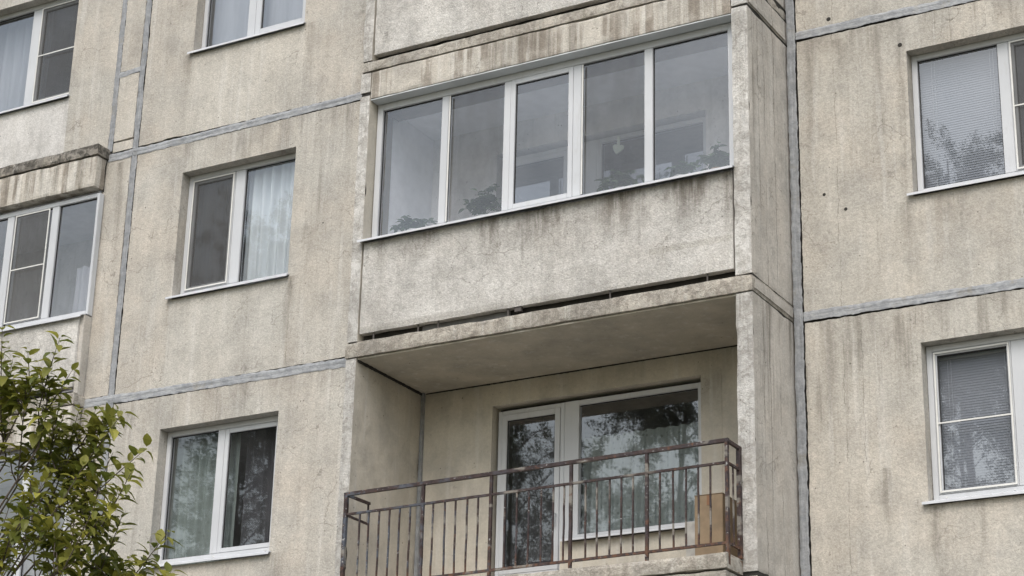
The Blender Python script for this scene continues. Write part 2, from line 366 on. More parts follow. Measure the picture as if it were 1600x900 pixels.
def rough_box(name, x0, x1, y0, y1, z0, z1, mats, parent, cell=.035, amp=.004, freq=9., label=None, front=0, chip=1., right=0):
    """a box whose faces are gridded and worn by noise; material 1 on the -y face when front"""
    me = bpy.data.meshes.new(name); vs = {}; V = []; F = []; MI = []
    def n(a, b): return max(1, int(round((b - a) / cell)))
    nx, ny, nz = n(x0, x1), n(y0, y1), n(z0, z1)
    if y1 - y0 > .5: ny = max(1, ny // 2)
    def vid(i, j, k):
        if (i, j, k) not in vs:
            p = Vector((x0 + (x1 - x0) * i / nx, y0 + (y1 - y0) * j / ny, z0 + (z1 - z0) * k / nz))
            edges = (i in (0, nx)) + (j in (0, ny)) + (k in (0, nz))
            q = p * freq
            o = Vector((mn.noise(q), mn.noise(q + Vector((31, 7, 3))), mn.noise(q + Vector((5, 91, 13))))) * amp
            if edges >= 2:
                c = max(0, mn.noise(p * 4.1 + Vector((3, 3, 3)))) * amp * 2.6 * chip + amp * .5
                ctr = Vector(((x0 + x1) / 2, (y0 + y1) / 2, (z0 + z1) / 2))
                if i in (0, nx): o.x += c * (1 if i == 0 else -1)
                if j in (0, ny): o.y += c * (1 if j == 0 else -1)
                if k in (0, nz): o.z += c * (1 if k == 0 else -1)
            vs[(i, j, k)] = len(V); V.append(tuple(p + o))
        return vs[(i, j, k)]
    def face(a, b, c, d, m=0): F.append((a, b, c, d)); MI.append(m)
    for i in range(nx):
        for k in range(nz):
            face(vid(i, 0, k), vid(i + 1, 0, k), vid(i + 1, 0, k + 1), vid(i, 0, k + 1), front); face(vid(i, ny, k), vid(i, ny, k + 1), vid(i + 1, ny, k + 1), vid(i + 1, ny, k))
    for j in range(ny):
        for k in range(nz):
            face(vid(0, j, k), vid(0, j, k + 1), vid(0, j + 1, k + 1), vid(0, j + 1, k)); face(vid(nx, j, k), vid(nx, j + 1, k), vid(nx, j + 1, k + 1), vid(nx, j, k + 1), right)
    for i in range(nx):
        for j in range(ny):
            face(vid(i, j, 0), vid(i, j + 1, 0), vid(i + 1, j + 1, 0), vid(i + 1, j, 0)); face(vid(i, j, nz), vid(i + 1, j, nz), vid(i + 1, j + 1, nz), vid(i, j + 1, nz))
    me.from_pydata(V, [], F)
    for m in (mats if isinstance(mats, (list, tuple)) else [mats]): me.materials.append(m)
    me.polygons.foreach_set('material_index', MI); me.update()
    return link(name, me, parent, label)
def jit_loop(x0, x1, z0, z1, amp, step=.025, seed=0.):
    P = []
    def edge(a, b, nrm):
        L = (Vector(b) - Vector(a)).length; n = max(1, int(L / step)) if amp else 1
        for i in range(n):
            t = i / n; p = Vector(a) * (1 - t) + Vector(b) * t
            if amp:
                w = Vector((p.x, p.y, seed))
                o = mn.noise(w * 16) * amp + mn.noise(w * 45) * amp * .7 + max(0, mn.noise(w * 3.7) - .38) * amp * 6
                p = p + Vector(nrm) * o
            P.append((p.x, p.y))
    edge((x0, z0), (x1, z0), (0, 1)); edge((x1, z0), (x1, z1), (-1, 0)); edge((x1, z1), (x0, z1), (0, -1)); edge((x0, z1), (x0, z0), (1, 0))
    return P
def panel(name, outer, holes, y, th, mat, parent, amp=.005, hamp=.0012, label=None):
    bm = bmesh.new(); edges = []; sides = []
    for i, (rect, a) in enumerate([(outer, amp)] + [(h, hamp) for h in holes]):
        pts = jit_loop(*rect, a, seed=y + i)
        f = [bm.verts.new((p[0], y, p[1])) for p in pts]; b = [bm.verts.new((p[0], y + th, p[1])) for p in pts]
        for k in range(len(f)):
            l = (k + 1) % len(f); edges.append(bm.edges.new((f[k], f[l]))); sides.append((f[k], f[l], b[l], b[k]))
    bmesh.ops.triangle_fill(bm, edges=edges, use_beauty=True, use_dissolve=False, normal=(0, -1, 0))
    for q in sides: bm.faces.new(q)
    bmesh.ops.recalc_face_normals(bm, faces=bm.faces)
    me = bpy.data.meshes.new(name); bm.to_mesh(me); bm.free(); me.materials.append(mat)
    return link(name, me, parent, label)
def sealant(pts, w, y, parent, vertical=False, label=None):
    """a hand-trowelled strip of mastic along pts = [(x, z), (x, z)] in the facade plane"""
    (xa, za), (xb, zb) = pts; a, b = Vector((xa, 0, za)), Vector((xb, 0, zb)); L = (b - a).length; n = int(L / .02)
    t = (b - a).normalized(); s = Vector((-t.z, 0, t.x)); V = []; F = []; prof = (-.5, -.33, -.12, .08, .3, .5)
    for i in range(n + 1):
        p = a + t * (L * i / n)
        wob = s * (mn.noise(p * 2.3 + Vector((y, 4, 1))) * .007)
        for k, u in enumerate(prof):
            e = mn.noise(Vector((p.x * 13 + k * 9, y, p.z * 13))) * .009 + mn.noise(Vector((p.x * 40, k * 7., p.z * 40))) * .005 if abs(u) == .5 else mn.noise(Vector((p.x * 5, k * 5, p.z * 5))) * .006
            yy = y - (.002 if abs(u) == .5 else .006) - mn.noise(Vector((p.x * 3.1 + k * 13, 2, p.z * 3.1))) * .005
            if k == 2: yy += .007
            q = p + wob + s * (u * w + e * (1 if u > 0 else -1)); V.append((q.x, yy, q.z))
    m = len(prof)
    for i in range(n):
        for k in range(m - 1): F.append((i * m + k, (i + 1) * m + k, (i + 1) * m + k + 1, i * m + k + 1))
    me = bpy.data.meshes.new('joint_sealant'); me.from_pydata(V, [], F); me.materials.append(M_sealv if abs(t.z) > .5 else M_seal)
    me.polygons.foreach_set('use_smooth', [True] * len(F)); me.update()
    return link('joint_sealant', me, parent, label)

# ------------------------------------------------------------------ ground
GZ = -7.9
def ground_mat():
    M = Mat('worn_grass_and_gravel')
    c = M.mix(M.noise(.4, 0, 5).sm(.35, .65), (.10, .11, .06), (.17, .16, .12)); c = M.mix(M.noise(9., 3, 4).sm(.4, .7, 0, .6), c, (.10, .085, .05))
    return M.end(M.bsdf(c, .95, 0, M.bump(M.noise(12., 0, 5), .05, 1.)))
g = MB(); g.quad((-400, -400, GZ), (400, -400, GZ), (400, 400, GZ), (-400, 400, GZ)); tag(g.build('ground', ground_mat()), kind='structure')
g = MB(); g.box(-40, 40, -7.5, -.9, GZ - .1, GZ + .012); tag(g.build('bounce_pavement', simple('pale_bounce_paving', (.26, .25, .235), .9, bump=.6, var=.2)), kind='structure')  # unseen pale strip added to bounce fill light up to the balcony ceilings

# ------------------------------------------------------------------ the building
B = empty('apartment_building', (0, 1, GZ), 'weathered beige prefabricated concrete apartment block with white framed windows and grey sealed panel joints', 'building')
G = .046  # half gap
# left facade, plane y = 0
wz = (.99, 2.41)
def wrect(k): return (-2.04, -.59, wz[0] + 2.8 * k, wz[1] + 2.8 * k)
for k in (-1, 0, 1):
    panel('wall_panel', (-2.72 + G, .195, 2.8 * k + G, 2.8 * k + 2.8 - G), [wrect(k)], 0, .24, M_wallL, B)
panel('wall_panel', (-2.72 + G, .195, 5.6 + G, 8.36), [], 0, .24, M_wallL, B)
panel('wall_panel', (-7.2, .195, GZ, -2.8 - G), [], 0, .24, M_wallL, B)
# narrow strips left of the vertical joint
panel('wall_panel', (-3.10, -2.72 - G, .02 + G, 2.8 - G), [], 0, .24, M_wallL, B)
panel('wall_panel', (-3.10, -2.72 - G, -2.8 + G, .02 - G), [], 0, .24, M_wallL, B)
panel('wall_panel', (-3.07 + .035, -2.72 - G, 2.8 + G, 2.955), [], .004, .24, M_wallL, B, .003)
panel('wall_panel', (-3.07 + .035, -2.72 - G, 2.975, 3.78 - .03), [], 0, .24, M_wallL, B)
panel('wall_panel', (-3.07 + .035, -2.72 - G, 3.78 + .03, 8.36), [], 0, .24, M_wallL, B)
panel('wall_panel', (-8.0, -3.07 - .035, 2.86, 8.36), [(-5.3, -3.76, 3.66, 5.06)], 0, .24, M_wallL, B, label='grey beige panel with a whiter patch of paint below its window')
sealant([(-2.72, -2.8), (-2.72, 8.36)], .075, 0, B, label='vertical blue grey sealed joint left of the window column')
sealant([(-3.07, 2.86), (-3.07, 8.36)], .07, 0, B)
sealant([(-3.04, 3.765), (-2.75, 3.795)], .065, .001, B)
sealant([(-3.08, 2.78), (.19, 2.81)], .085, -.0015, B, label='horizontal joint between the upper and the middle panel')
sealant([(-3.08, .015), (.19, -.012)], .09, -.0015, B, label='horizontal joint between the middle and the lower panel')
MB().box(-8, .2, .03, .05, 2.7, 2.9).box(-3.1, .2, .03, .05, -.1, .1).box(-2.8, -2.64, .052, .07, GZ, 8.3).box(-3.15, -2.99, .052, .07, 2.9, 8.3).box(-3.03, -2.76, .03, .05, 3.7, 3.86).build('joint_backing', M_gap, B)
# right facade, plane y = D
D = .832
def rrect(k): return (5.56, 7.02, .99 + 2.8 * k, 2.425 + 2.8 * k)
for k in (-1, 0):
    panel('wall_panel', (4.46 + G, 9.2, 2.8 * k + G, 2.8 * k + 2.8 - G + .012), [rrect(k)], D, .24, M_wallR, B)
panel('wall_panel', (4.46 + G, 9.2, 2.81 + G, 8.36), [], D, .24, M_wallR, B)
panel('wall_panel', (4.46 + G, 9.2, GZ, -2.8 - G), [], D, .24, M_wallR, B)
sealant([(4.449, -2.9), (4.449, 8.3)], .085, D, B, label='vertical grey sealed joint beside the balcony side wall')
sealant([(4.5, 2.83), (9.2, 2.79)], .085, D - .0015, B)
sealant([(4.5, .03), (9.2, -.0)], .085, D - .0015, B)
MB().box(4.4, 9.2, D + .03, D + .05, 2.7, 2.9).box(4.4, 9.2, D + .03, D + .05, -.1, .1).box(4.395, 4.56, D + .052, D + .07, GZ, 8.3).build('joint_backing', M_gap, B)
# patched bolt holes on the right wall
for (hx, hz, hr) in ((4.73, 1.17, .016), (4.93, .99, .017), (4.83, 2.93, .022), (5.505, 2.50, .022), (-.2, 1.5, .008), (-2.5, 2.1, .006)):
    yy = D if hx > 3 else 0
    MB().tube([(hx, yy - .004, hz), (hx, yy - .001, hz)], [hr * .6, hr], 9).build('bolt_hole', M_gap, B)

# ---- windows
def sash(x0, x1, z0, z1, y, w=.055, th=.03, glass=M_glass, kind='sash', W=None, netted=False, crossbar=False, inset=.0):
    if kind == 'sash':
        MB().ring(x0, x1, z0, z1, y - .012, y + th, w, w, w, w).build('sash', M_pvc, W, bevel=.003)
        xi0, xi1, zi0, zi1 = x0 + w, x1 - w, z0 + w, z1 - w
    else: xi0, xi1, zi0, zi1 = x0, x1, z0, z1
    MB().ring(xi0, xi1, zi0, zi1, y + .004, y + .016, .007, .007, .007, .007).build('gasket', M_gasket, W)
    m = MB(); m.quad((xi0, y + .012, zi0), (xi1, y + .012, zi0), (xi1, y + .012, zi1), (xi0, y + .012, zi1)); m.build('pane', glass, W)
def screen(x0, x1, z0, z1, y, W, bar=True, net=True):
    fr = MB().ring(x0, x1, z0, z1, y - .008, y, .014, .014, .014, .014)
    if bar: zc = (z0 + z1) / 2 - .02; fr.box(x0 + .014, x1 - .014, y - .007, y - .001, zc, zc + .013)
    fr.build('screen_frame', M_screenframe, W)
    if not net: return
    m = MB(); m.quad((x0 + .01, y - .004, z0 + .01), (x1 - .01, y - .004, z0 + .01), (x1 - .01, y - .004, z1 - .01), (x0 + .01, y - .004, z1 - .01)); m.build('insect_screen', M_net, W)
def sill(x0, x1, y0, y1, z, drop, W, ins=0.):
    m = MB(); n = len(m.v)
    prof = [(y1, z + .0), (y0, z - drop), (y0 - .002, z - drop - .022), (y0 + .006, z - drop - .022), (y0 + .008, z - drop - .006), (y1, z - .012)]
    for x in (x0, x1): m.v += [(x, a, b) for a, b in prof]
    k = len(prof)
    for i in range(k): m.f.append((i, (i + 1) % k, k + (i + 1) % k, k + i)); m.mi.append(0)
    m.f.append(tuple(range(k))); m.f.append(tuple(range(2 * k - 1, k - 1, -1))); m.mi += [0, 0]
    # screws with caps
    return m.build('sill', M_sill, W)
def room(x0, x1, y0, y1, z0, z1, hole, mat=M_room):
    """closed box open only at the window hole"""
    hx0, hx1, hz0, hz1 = hole; m = MB()
    m.quad((x0, y1, z0), (x1, y1, z0), (x1, y1, z1), (x0, y1, z1)); m.quad((x0, y0, z0), (x0, y1, z0), (x0, y1, z1), (x0, y0, z1)); m.quad((x1, y0, z0), (x1, y0, z1), (x1, y1, z1), (x1, y1, z0))
    m.quad((x0, y0, z1), (x0, y1, z1), (x1, y1, z1), (x1, y0, z1)); m.quad((x0, y0, z0), (x1, y0, z0), (x1, y1, z0), (x0, y1, z0))
    m.quad((x0, y0, z0), (hx0, y0, z0), (hx0, y0, z1), (x0, y0, z1)); m.quad((hx1, y0, z0), (x1, y0, z0), (x1, y0, z1), (hx1, y0, z1))
    m.quad((hx0, y0, z0), (hx1, y0, z0), (hx1, y0, hz0), (hx0, y0, hz0)); m.quad((hx0, y0, hz1), (hx1, y0, hz1), (hx1, y0, z1), (hx0, y0, z1))
    return m.build('room', mat, B)
def window(rect, y, label, layout, W_y=.12):
    """frame with two lights split at a mullion; layout = left light, right light kinds"""
    x0, x1, z0, z1 = rect; yf = y + W_y; fz0 = z0 + .06
    m = MB().ring(x0 + .004, x1 - .004, fz0, z1 - .002, yf, yf + .065, .052, .052, .05, .055)
    Wn = m.build('window', M_pvc, B, label, bevel=.004)
    mx0, mx1 = layout['mull']
    MB().box(mx0, mx1, yf + .003, yf + .06, fz0 + .052, z1 - .059).build('mullion', M_pvc, Wn, bevel=.004)
    for side, (a, b) in (('L', (x0 + .058, mx0 - .002)), ('R', (mx1 + .002, x1 - .058))):
        k = layout[side]
        if k[0] == 'fixed': sash(a - .0, b, fz0 + .052, z1 - .059, yf + .018, kind='fixed', W=Wn)
        else: sash(a, b, fz0 + .053, z1 - .06, yf + .014, w=layout.get('sw', .05), W=Wn)
        if 'frame' in k: screen(a + .01, b - .01, fz0 + .065, z1 - .07, yf - .004, Wn, True, net=False)
        if 'net' in k: screen(a + .01, b - .01, fz0 + .065, z1 - .07, yf - .004, Wn, 'bar' in k)
    sill(x0 - .045, x1 + .02, y - .045, yf + .01, z0 + .075, .055, Wn)
    for sx in (x0 + .12, (x0 + x1) / 2 - .03, x1 - .14): MB().tube([(sx, yf + .001, fz0 + .022), (sx, yf - .006, fz0 + .022)], [.008, .006], 8).build('drain_cap', M_screenframe, Wn)
    return Wn
lay = dict(mull=(-1.425, -1.305))
window(wrect(0), 0, 'white window with a netted left light and a bright curtain on the right', dict(lay, L=('sash', 'net'), R=('fixed',)))
window(wrect(-1), 0, 'white two light window reflecting trees', dict(mull=(-1.40, -1.31), L=('fixed',), R=('sash',), sw=.045))
window(wrect(1), 0, 'white window cut off by the top of the picture', dict(mull=(-1.43, -1.33), L=('fixed',), R=('sash',), sw=.07))
window((-5.3, -3.76, 3.66, 5.06), 0, 'white window with a netted opening light at the upper left', dict(mull=(-4.55, -4.42), L=('fixed',), R=('sash', 'net', 'bar')))
window(rrect(0), D, 'white window with a blind and a small tree reflected', dict(mull=(6.355, 6.455), L=('fixed',), R=('sash', 'net', 'bar')))
window(rrect(-1), D, 'white window with a thin crossbar at the lower right', dict(mull=(6.30, 6.44), L=('sash', 'frame', 'bar'), R=('fixed',), sw=.035))
for k in (-1, 0, 1): room(-2.65, .1, .245, 3.6, 2.8 * k + .1, 2.8 * k + 2.7, wrect(k))
room(-7.9, -3.15, .245, 3.6, 2.9, 5.55, (-5.3, -3.76, 3.66, 5.06))
for k in (-1, 0): room(4.6, 9.0, D + .245, D + 3.8, 2.8 * k + .1, 2.8 * k + 2.7, rrect(k))

# ---- main loggia column
LX0, LX1, RX0, RX1 = .20, .32, 4.23, 4.39
YF, YB = -.055, 1.14
def side(x0, x1, z0, z1, yb, lab=None, amp=.004):
    return rough_box('side_wall', x0, x1, YF, yb, z0, z1, [M_sidewall, M_white, M_inner], B, .035, amp, 9., lab, 1, right=2 if x0 < 1 else 0)
for x0, x1 in ((LX0, LX1), (RX0, RX1)):
    side(x0, x1, .16, 2.765, YB - .002); side(x0, x1, -2.445, -.006, YB - .002); side(x0, x1, 2.80 if x0 < 1 else 2.785, 3.02, YB - .002); side(x0, x1, 3.15, 5.6, YB - .002)
    side(x0, x1, GZ, -2.64, YB - .002)
    MB().box(x0 + .012, x1 - .006, YF + .014, YB - .02, -2.66, 3.2).build('joint_backing', M_gap, B)
# slabs
rough_box('balcony_slab', LX0 - .004, RX1 + .004, -.066, YB - .004, .0, .150, M_slab, B, .03, .0032, 9., 'grimy slab edge between the glazed and the open balcony', chip=1.2)
rough_box('balcony_slab', LX0 + .012, RX1 - .006, -.062, YB - .004, 3.028, 3.135, M_slab, B, .03, .003, 8.)
rough_box('balcony_slab', LX0 + .02, RX1 - .006, -.052, YB - .004, -2.60, -2.478, M_slab, B, .03, .005, 8.)
rough_box('balcony_deck', .46, 4.262, -.385, -.057, -2.474, -2.345, M_slab, B, .03, .004, 8., 'projecting concrete deck that carries the rusty railing', chip=1.6)
rough_box('balcony_slab', .45, 4.248, -.372, -.055, -2.66, -2.486, M_slab, B, .03, .006, 8.)
MB().box(.325, 4.225, -.056, YB, -2.474, -2.38).build('balcony_floor', M_inner, B)
MB().box(RX0 + .01, RX0 + .03, -.3, -.062, -2.47, -2.36).build('rust_stain', M_rustst, B)
# side band of the upper floor slab seen on the outer face of the right side wall
rough_box('slab_end', RX1 + .0045, RX1 + .014, -.03, D - .01, .03, .125, M_sidewall, B, .04, .002)
rough_box('slab_end', RX1 + .0045, RX1 + .012, -.03, D - .01, 2.80, 2.87, M_sidewall, B, .04, .002)
# ceilings
MB().box(LX1 + .002, RX0 - .002, YF + .02, YB - .002, -.018, -.003).build('ceiling', M_ceiling, B, 'smooth shaded ceiling of the open balcony')
MB().box(LX1 + .002, RX0 - .002, .16, YB - .002, 2.755, 2.775).build('ceiling', M_lining, B)
# open loggia back wall: door and window opening
DO = (1.13, 3.35, -2.42, -.255)
def back_wall(zoff, mat, dx0, dx1, zt, zs, xw, mirror=False):
    m = MB(); z0, z1 = zoff - 2.44, zoff - .004; y0, y1 = YB, YB + .16
    m.box(LX1 - .1, dx0, y0, y1, z0, z1); m.box(dx1, RX0 + .1, y0, y1, z0, z1); m.box(dx0, dx1, y0, y1, zt, z1); m.box(xw, dx1, y0, y1, z0, zs)
    return m.build('back_wall', mat, B)
back_wall(0, M_inner, 1.13, 3.35, -.255, -1.665, 1.90)
back_wall(2.8, M_roomw, 1.10, 3.43, 2.44, 1.1, 1.92)
# raised plaster band round the opening, right of the window
MB().box(3.353, 3.56, YB - .004, YB - .0005, -1.9, -.20).build('plaster_band', M_inner, B)
# mastic seam in the corner and the dark crack along the ceiling
MB().box(LX1 + .001, LX1 + .035, YB - .03, YB - .001, -2.44, -.02).build('joint_sealant', M_sealv, B, 'grey sealed seam in the inner corner of the open balcony')
cr = MB()
for i in range(46):
    y0 = YF + .02 + i * .0255; w = .012 + .012 * abs(mn.noise(Vector((i * .7, 1, 2))))
    cr.box(LX1 + .0015, LX1 + w, y0, y0 + .0255, -.036 - w * .5, -.0185)
cr.build('crack', M_gap, B)
cr = MB()
for i in range(110):
    x = LX1 + .04 + i * .0351; w = .003 + .005 * abs(mn.noise(Vector((i * .43, 5, 2))))
    cr.box(x, x + .0351, YB - w, YB - .0006, -.028 - w, -.0185)
cr.build('crack', M_gap, B)

def door_unit(zo, lab, dx0, dmid0, dmid1, wx1, zt, dpane_z, wz0, y=YB + .065):
    # window light
    Wn = MB().ring(dmid1 - .09, wx1, wz0, zt, y, y + .065, .055, .05, .05, .05).build('window', M_pvc, B, lab + ' window', bevel=.004)
    sash(dmid1 - .035, wx1 - .05, wz0 + .05, zt - .05, y + .018, kind='fixed', W=Wn)
    sill(dmid1 - .10, wx1 + .02, YB - .07, y + .01, wz0 + .02, .035, Wn)
    Dn = MB().ring(dx0, dmid0 + .045, -2.42 + zo, zt, y + .002, y + .065, .045, .045, .05, .045).build('balcony_door', M_pvc, B, lab + ' door', bevel=.004)
    xa, xb = dx0 + .047, dmid0 - .002
    MB().ring(xa, xb, dpane_z - .06, zt - .048, y - .008, y + .04, .055, .055, .055, .055).build('sash', M_pvc, Dn, bevel=.003)
    MB().box(xa + .002, xb - .002, y - .004, y + .036, -2.36 + zo, dpane_z - .062).build('lower_panel', M_pvc, Dn)
    MB().ring(xa + .055, xb - .055, dpane_z - .005, zt - .103, y + .004, y + .016, .007, .007, .007, .007).build('gasket', M_gasket, Dn)
    m = MB(); m.quad((xa + .05, y + .01, dpane_z - .01), (xb - .05, y + .01, dpane_z - .01), (xb - .05, y + .01, zt - .1), (xa + .05, y + .01, zt - .1)); m.build('pane', M_glass, Dn)
    MB().box(xb - .033, xb - .022, y - .035, y - .008, dpane_z + .45, dpane_z + .47).box(xb - .035, xb - .02, y - .045, y - .035, dpane_z + .36, dpane_z + .47).build('handle', M_pvc, Dn)
    return Wn, Dn
door_unit(0, 'white framed open balcony', 1.165, 1.85, 2.04, 3.34, -.30, -1.86, -1.66)
door_unit(2.8, 'white framed glazed balcony', 1.14, 1.90, 2.30, 3.42, 2.40, .95, 1.1)
MB().box(1.90, 2.05, YB + .064, YB + .12, -1.7, -.30).build('frame_filler', M_pvc, B)
MB().box(1.945, 2.21, YB + .064, YB + .12, 1.1, 2.40).build('frame_filler', M_pvc, B)
room(.4, 4.2, YB + .162, 5.2, -2.44, -.02, (1.13, 3.35, -2.43, -.255)); room(.4, 4.2, YB + .162, 5.2, .36, 2.76, (1.10, 3.43, .365, 2.44))
MB().box(2.0, 3.30, YB - .062, YB - .02, -1.70, -1.672).build('bracket', M_gap, B)

# ---- glazed balcony front: parapet, lining, fascia, frames
rough_box('parapet', .335, 4.215, -.048, .03, .232, 1.165, M_parapet, B, .035, .0025, 9., 'pale rough concrete parapet of the glazed balcony', chip=1.4)
rough_box('parapet', .335, 4.215, -.048, .03, 3.205, 5.3, M_parapet, B, .035, .0025, 9., 'pale parapet of the balcony above', chip=1.4)
rough_box('fascia_beam', .325, 4.225, -.054, .07, 2.72, 3.018, M_fascia, B, .03, .004, 8., 'beam with dark rain streaks above the balcony glazing')
MB().box(.33, 4.22, .04, .055, .152, 1.2).box(.33, 4.22, .04, .055, 3.14, 4.0).build('lining', M_gap, B)
MB().box(1.0, 1.95, .028, .036, .155, .231).build('lining', simple('dim_grey_sheet', (.13, .13, .13), .8, var=.2), B)
MB().box(.325, 4.225, -.045, .16, 2.706, 2.717).build('soffit_board', M_soffit, B)
rods = MB()
for rx in (.48, .98, 1.2, 3.0, 3.95): rods.box(rx, rx + .012, -.03, -.018, .15, .235)
rods.box(1.95, 1.965, -.03, -.01, .15, .235); rods.box(2.03, 2.1, -.035, 0, .19, .235)
rods.build('bracket', simple('dark_steel_bracket', (.09, .08, .075), .8, var=.3), B)
yg = .08
Gl = MB().ring(.33, 4.21, 1.222, 2.702, yg, yg + .07, .065, .075, .055, .07).build('balcony_glazing', M_pvc, B, 'white five light glazing of the upper balcony', bevel=.004)
panes = [(.45, 1.08), (1.18, 1.77), (1.92, 2.50), (2.65, 3.28), (3.38, 4.07)]
for (a, b) in ((1.085, 1.165), (1.79, 1.865), (2.545, 2.63), (3.29, 3.375)):
    MB().box(a, b, yg + .004, yg + .066, 1.278, 2.631).build('mullion', M_pvc, Gl, bevel=.004)
for i, (a, b) in enumerate([(.396, 1.084), (1.166, 1.789), (1.866, 2.544), (2.631, 3.289), (3.376, 4.134)]):
    if i in (2,): sash(a, b, 1.278, 2.631, yg + .012, w=.05, glass=M_glass2, W=Gl)
    elif i in (1, 3):
        sash(a, b, 1.278, 2.631, yg + .02, glass=M_glass2, W=Gl, kind='fixed')
        MB().box(a + .008, a + .022, yg - .004, yg + .003, 1.285, 2.62).build('screen_track', M_screenframe, Gl)
        m = MB(); m.quad((a + .022, yg + .005, 1.285), (b - .004, yg + .005, 1.285), (b - .004, yg + .005, 2.625), (a + .022, yg + .005, 2.625)); m.build('insect_screen', M_net2, Gl)
    else: sash(a, b, 1.278, 2.631, yg + .02, glass=M_glass2, W=Gl, kind='fixed')
sill(.30, 4.245, -.115, yg + .01, 1.235, .055, Gl)
# inner side of the glazed balcony
MB().box(.347, 4.2, .155, .43, 2.665, 2.752).build('inner_lintel', M_lintel, B)
MB().box(.3335, .346, .155, .34, 1.252, 2.70).build('inner_reveal', M_lintel, B)
MB().box(LX1 + .001, LX1 + .012, .16, YB - .002, .2, 2.75).build('lining', M_lining, B)
MB().box(RX0 - .012, RX0 - .001, .16, YB - .002, .2, 2.75).build('lining', M_roomw, B)
MB().box(LX1 + .013, RX0 - .013, yg + .075, .42, 1.225, 1.25).build('shelf', M_lining, B)

# ---- left balcony
lx = -3.07
rough_box('balcony_slab', -7.2, lx, -.19, 1.1, 2.765, 2.885, M_lip, B, .03, .0035, 9., 'black stained slab edge over the left balcony', chip=1.3)
rough_box('fascia_beam', -7.2, lx - .015, -.175, -.02, 2.40, 2.755, M_fascia, B, .035, .004, 8., 'beam with broad rain streaks over the left balcony')
rough_box('side_post', lx - .06, lx - .004, -.122, -.016, .03, .955, M_sidewall, B, .03, .003)
rough_box('parapet', -7.2, lx - .062, -.145, -.05, .17, .94, M_parapet, B, .035, .004, 7., 'pale parapet of the left balcony')
rough_box('side_wall', lx - .075, lx - .005, -.012, 1.1, .03, 2.395, M_sidewall, B, .035, .004)
rough_box('balcony_slab', -7.2, lx + .003, -.17, 1.1, -.03, .10, M_slab, B, .035, .006, 8.)
rough_box('fascia_beam', -7.2, lx - .01, -.165, -.02, -.40, -.04, M_fascia, B, .035, .004)
rough_box('side_wall', lx - .075, lx - .005, -.012, 1.1, -2.8, -.41, M_sidewall, B, .035, .004)
rough_box('parapet', -7.2, lx - .01, -.12, -.05, -2.6, -1.78, M_parapet, B, .035, .004)
MB().box(-7.2, lx - .08, -.02, 0, .10, .17).build('lining', M_gap, B)
for zo in (0, -2.8):
    z0, z1 = .97 + zo, 2.355 + zo; y = -.085
    Lg = MB().ring(-7.0, lx - .003, z0, z1, y, y + .07, .06, .035, .05, .05).build('balcony_glazing', M_pvc, B, None if zo else 'white glazing of the left balcony with a netted light', bevel=.004)
    xs = [(-3.63, -3.039 - .05), (-4.27, -3.73), (-4.86, -4.37), (-5.5, -4.96), (-6.1, -5.6), (-6.94, -6.2)]
    for i, (a, b) in enumerate(xs):
        if i < 5: MB().box(a - .10, a - .0, y + .003, y + .066, z0 + .051, z1 - .051).build('mullion', M_pvc, Lg, bevel=.004)
        sash(a, b, z0 + .051, z1 - .051, y + .02, W=Lg, kind='fixed', glass=M_glass2)
        if i == 1 and zo == 0: screen(a + .03, b - .02, z0 + .07, z1 - .06, y - .002, Lg, True)
    sill(-7.1, lx - .012, -.185, y + .01, z0 + .02, .05, Lg)
    MB().box(-7.0, lx - .08, 1.0, 1.05, z0 - 1, z1 + .4).build('back_wall', M_roomw, B)
    MB().box(-7.0, lx - .08, -.02, 1.0, z1 + .05, z1 + .07).build('ceiling', M_lining, B)
    MB().box(-7.2, -7.1, -.1, 1.1, z0 - .9, z1 + .4).build('side_wall', M_roomw, B)
MB().tube([(-7, -.15, .135), (-3.5, -.15, .135), (-3.28, -.15, .135)], [.028, .028, .020], 8).build('pipe', M_gap, B)

# building body so that nothing shows through from above
MB().box(-8, 9.2, 6.0, 6.2, GZ, 8.3).box(-8, 9.2, 1.3, 6.0, 8.4, 8.5).box(9.15, 9.25, D + .1, 6, GZ, 8.4).box(-8.1, -8, .1, 6, GZ, 8.4).build('outer_wall', M_wallL, B)

# ---- railing
ry = -.33
Ra = MB().box(4.238, 4.262, ry - .02, ry + .02, -2.44, -1.405).build('railing', M_iron, B, 'rusty railing of thin square bars along the open balcony')
def bar(name, p, q, w, parent=Ra, d=None):
    p, q = Vector(p), Vector(q); r = (w if d is None else d) * .5
    m = MB(); t = (q - p).normalized()
    a = Vector((0, 1, 0)) if abs(t.y) < .9 else Vector((1, 0, 0)); b = t.cross(a).normalized(); a = b.cross(t).normalized()
    n = max(2, int((q - p).length / .05)); base = 0
    for i in range(n + 1):
        c = p + (q - p) * (i / n); c = c + Vector((mn.noise(c * 6), mn.noise(c * 6 + Vector((9, 9, 9))), 0)) * .003
        for s1, s2 in ((-1, -1), (1, -1), (1, 1), (-1, 1)): m.v.append(tuple(c + b * (s1 * w * .5) + a * (s2 * r)))
    for i in range(n):
        for k in range(4): m.f.append((i * 4 + k, i * 4 + (k + 1) % 4, (i + 1) * 4 + (k + 1) % 4, (i + 1) * 4 + k)); m.mi.append(0)
    m.f += [(3, 2, 1, 0), (n * 4, n * 4 + 1, n * 4 + 2, n * 4 + 3)]; m.mi += [0, 0]
    return m.build(name, M_iron, parent)
bar('top_rail', (.465, ry, -1.43), (4.27, ry, -1.395), .032)
bar('mid_rail', (.49, ry, -1.618), (4.24, ry, -1.583), .020)
bar('bottom_rail', (.49, ry, -2.29), (4.24, ry, -2.258), .022)
for x in (.485, 1.31, 2.01, 2.80, 3.52): bar('post', (x, ry + .001, -2.44 if x > .5 else -2.6), (x, ry + .001, -1.434 + .0092 * (x - .465)), .034 if x < .5 else .026)
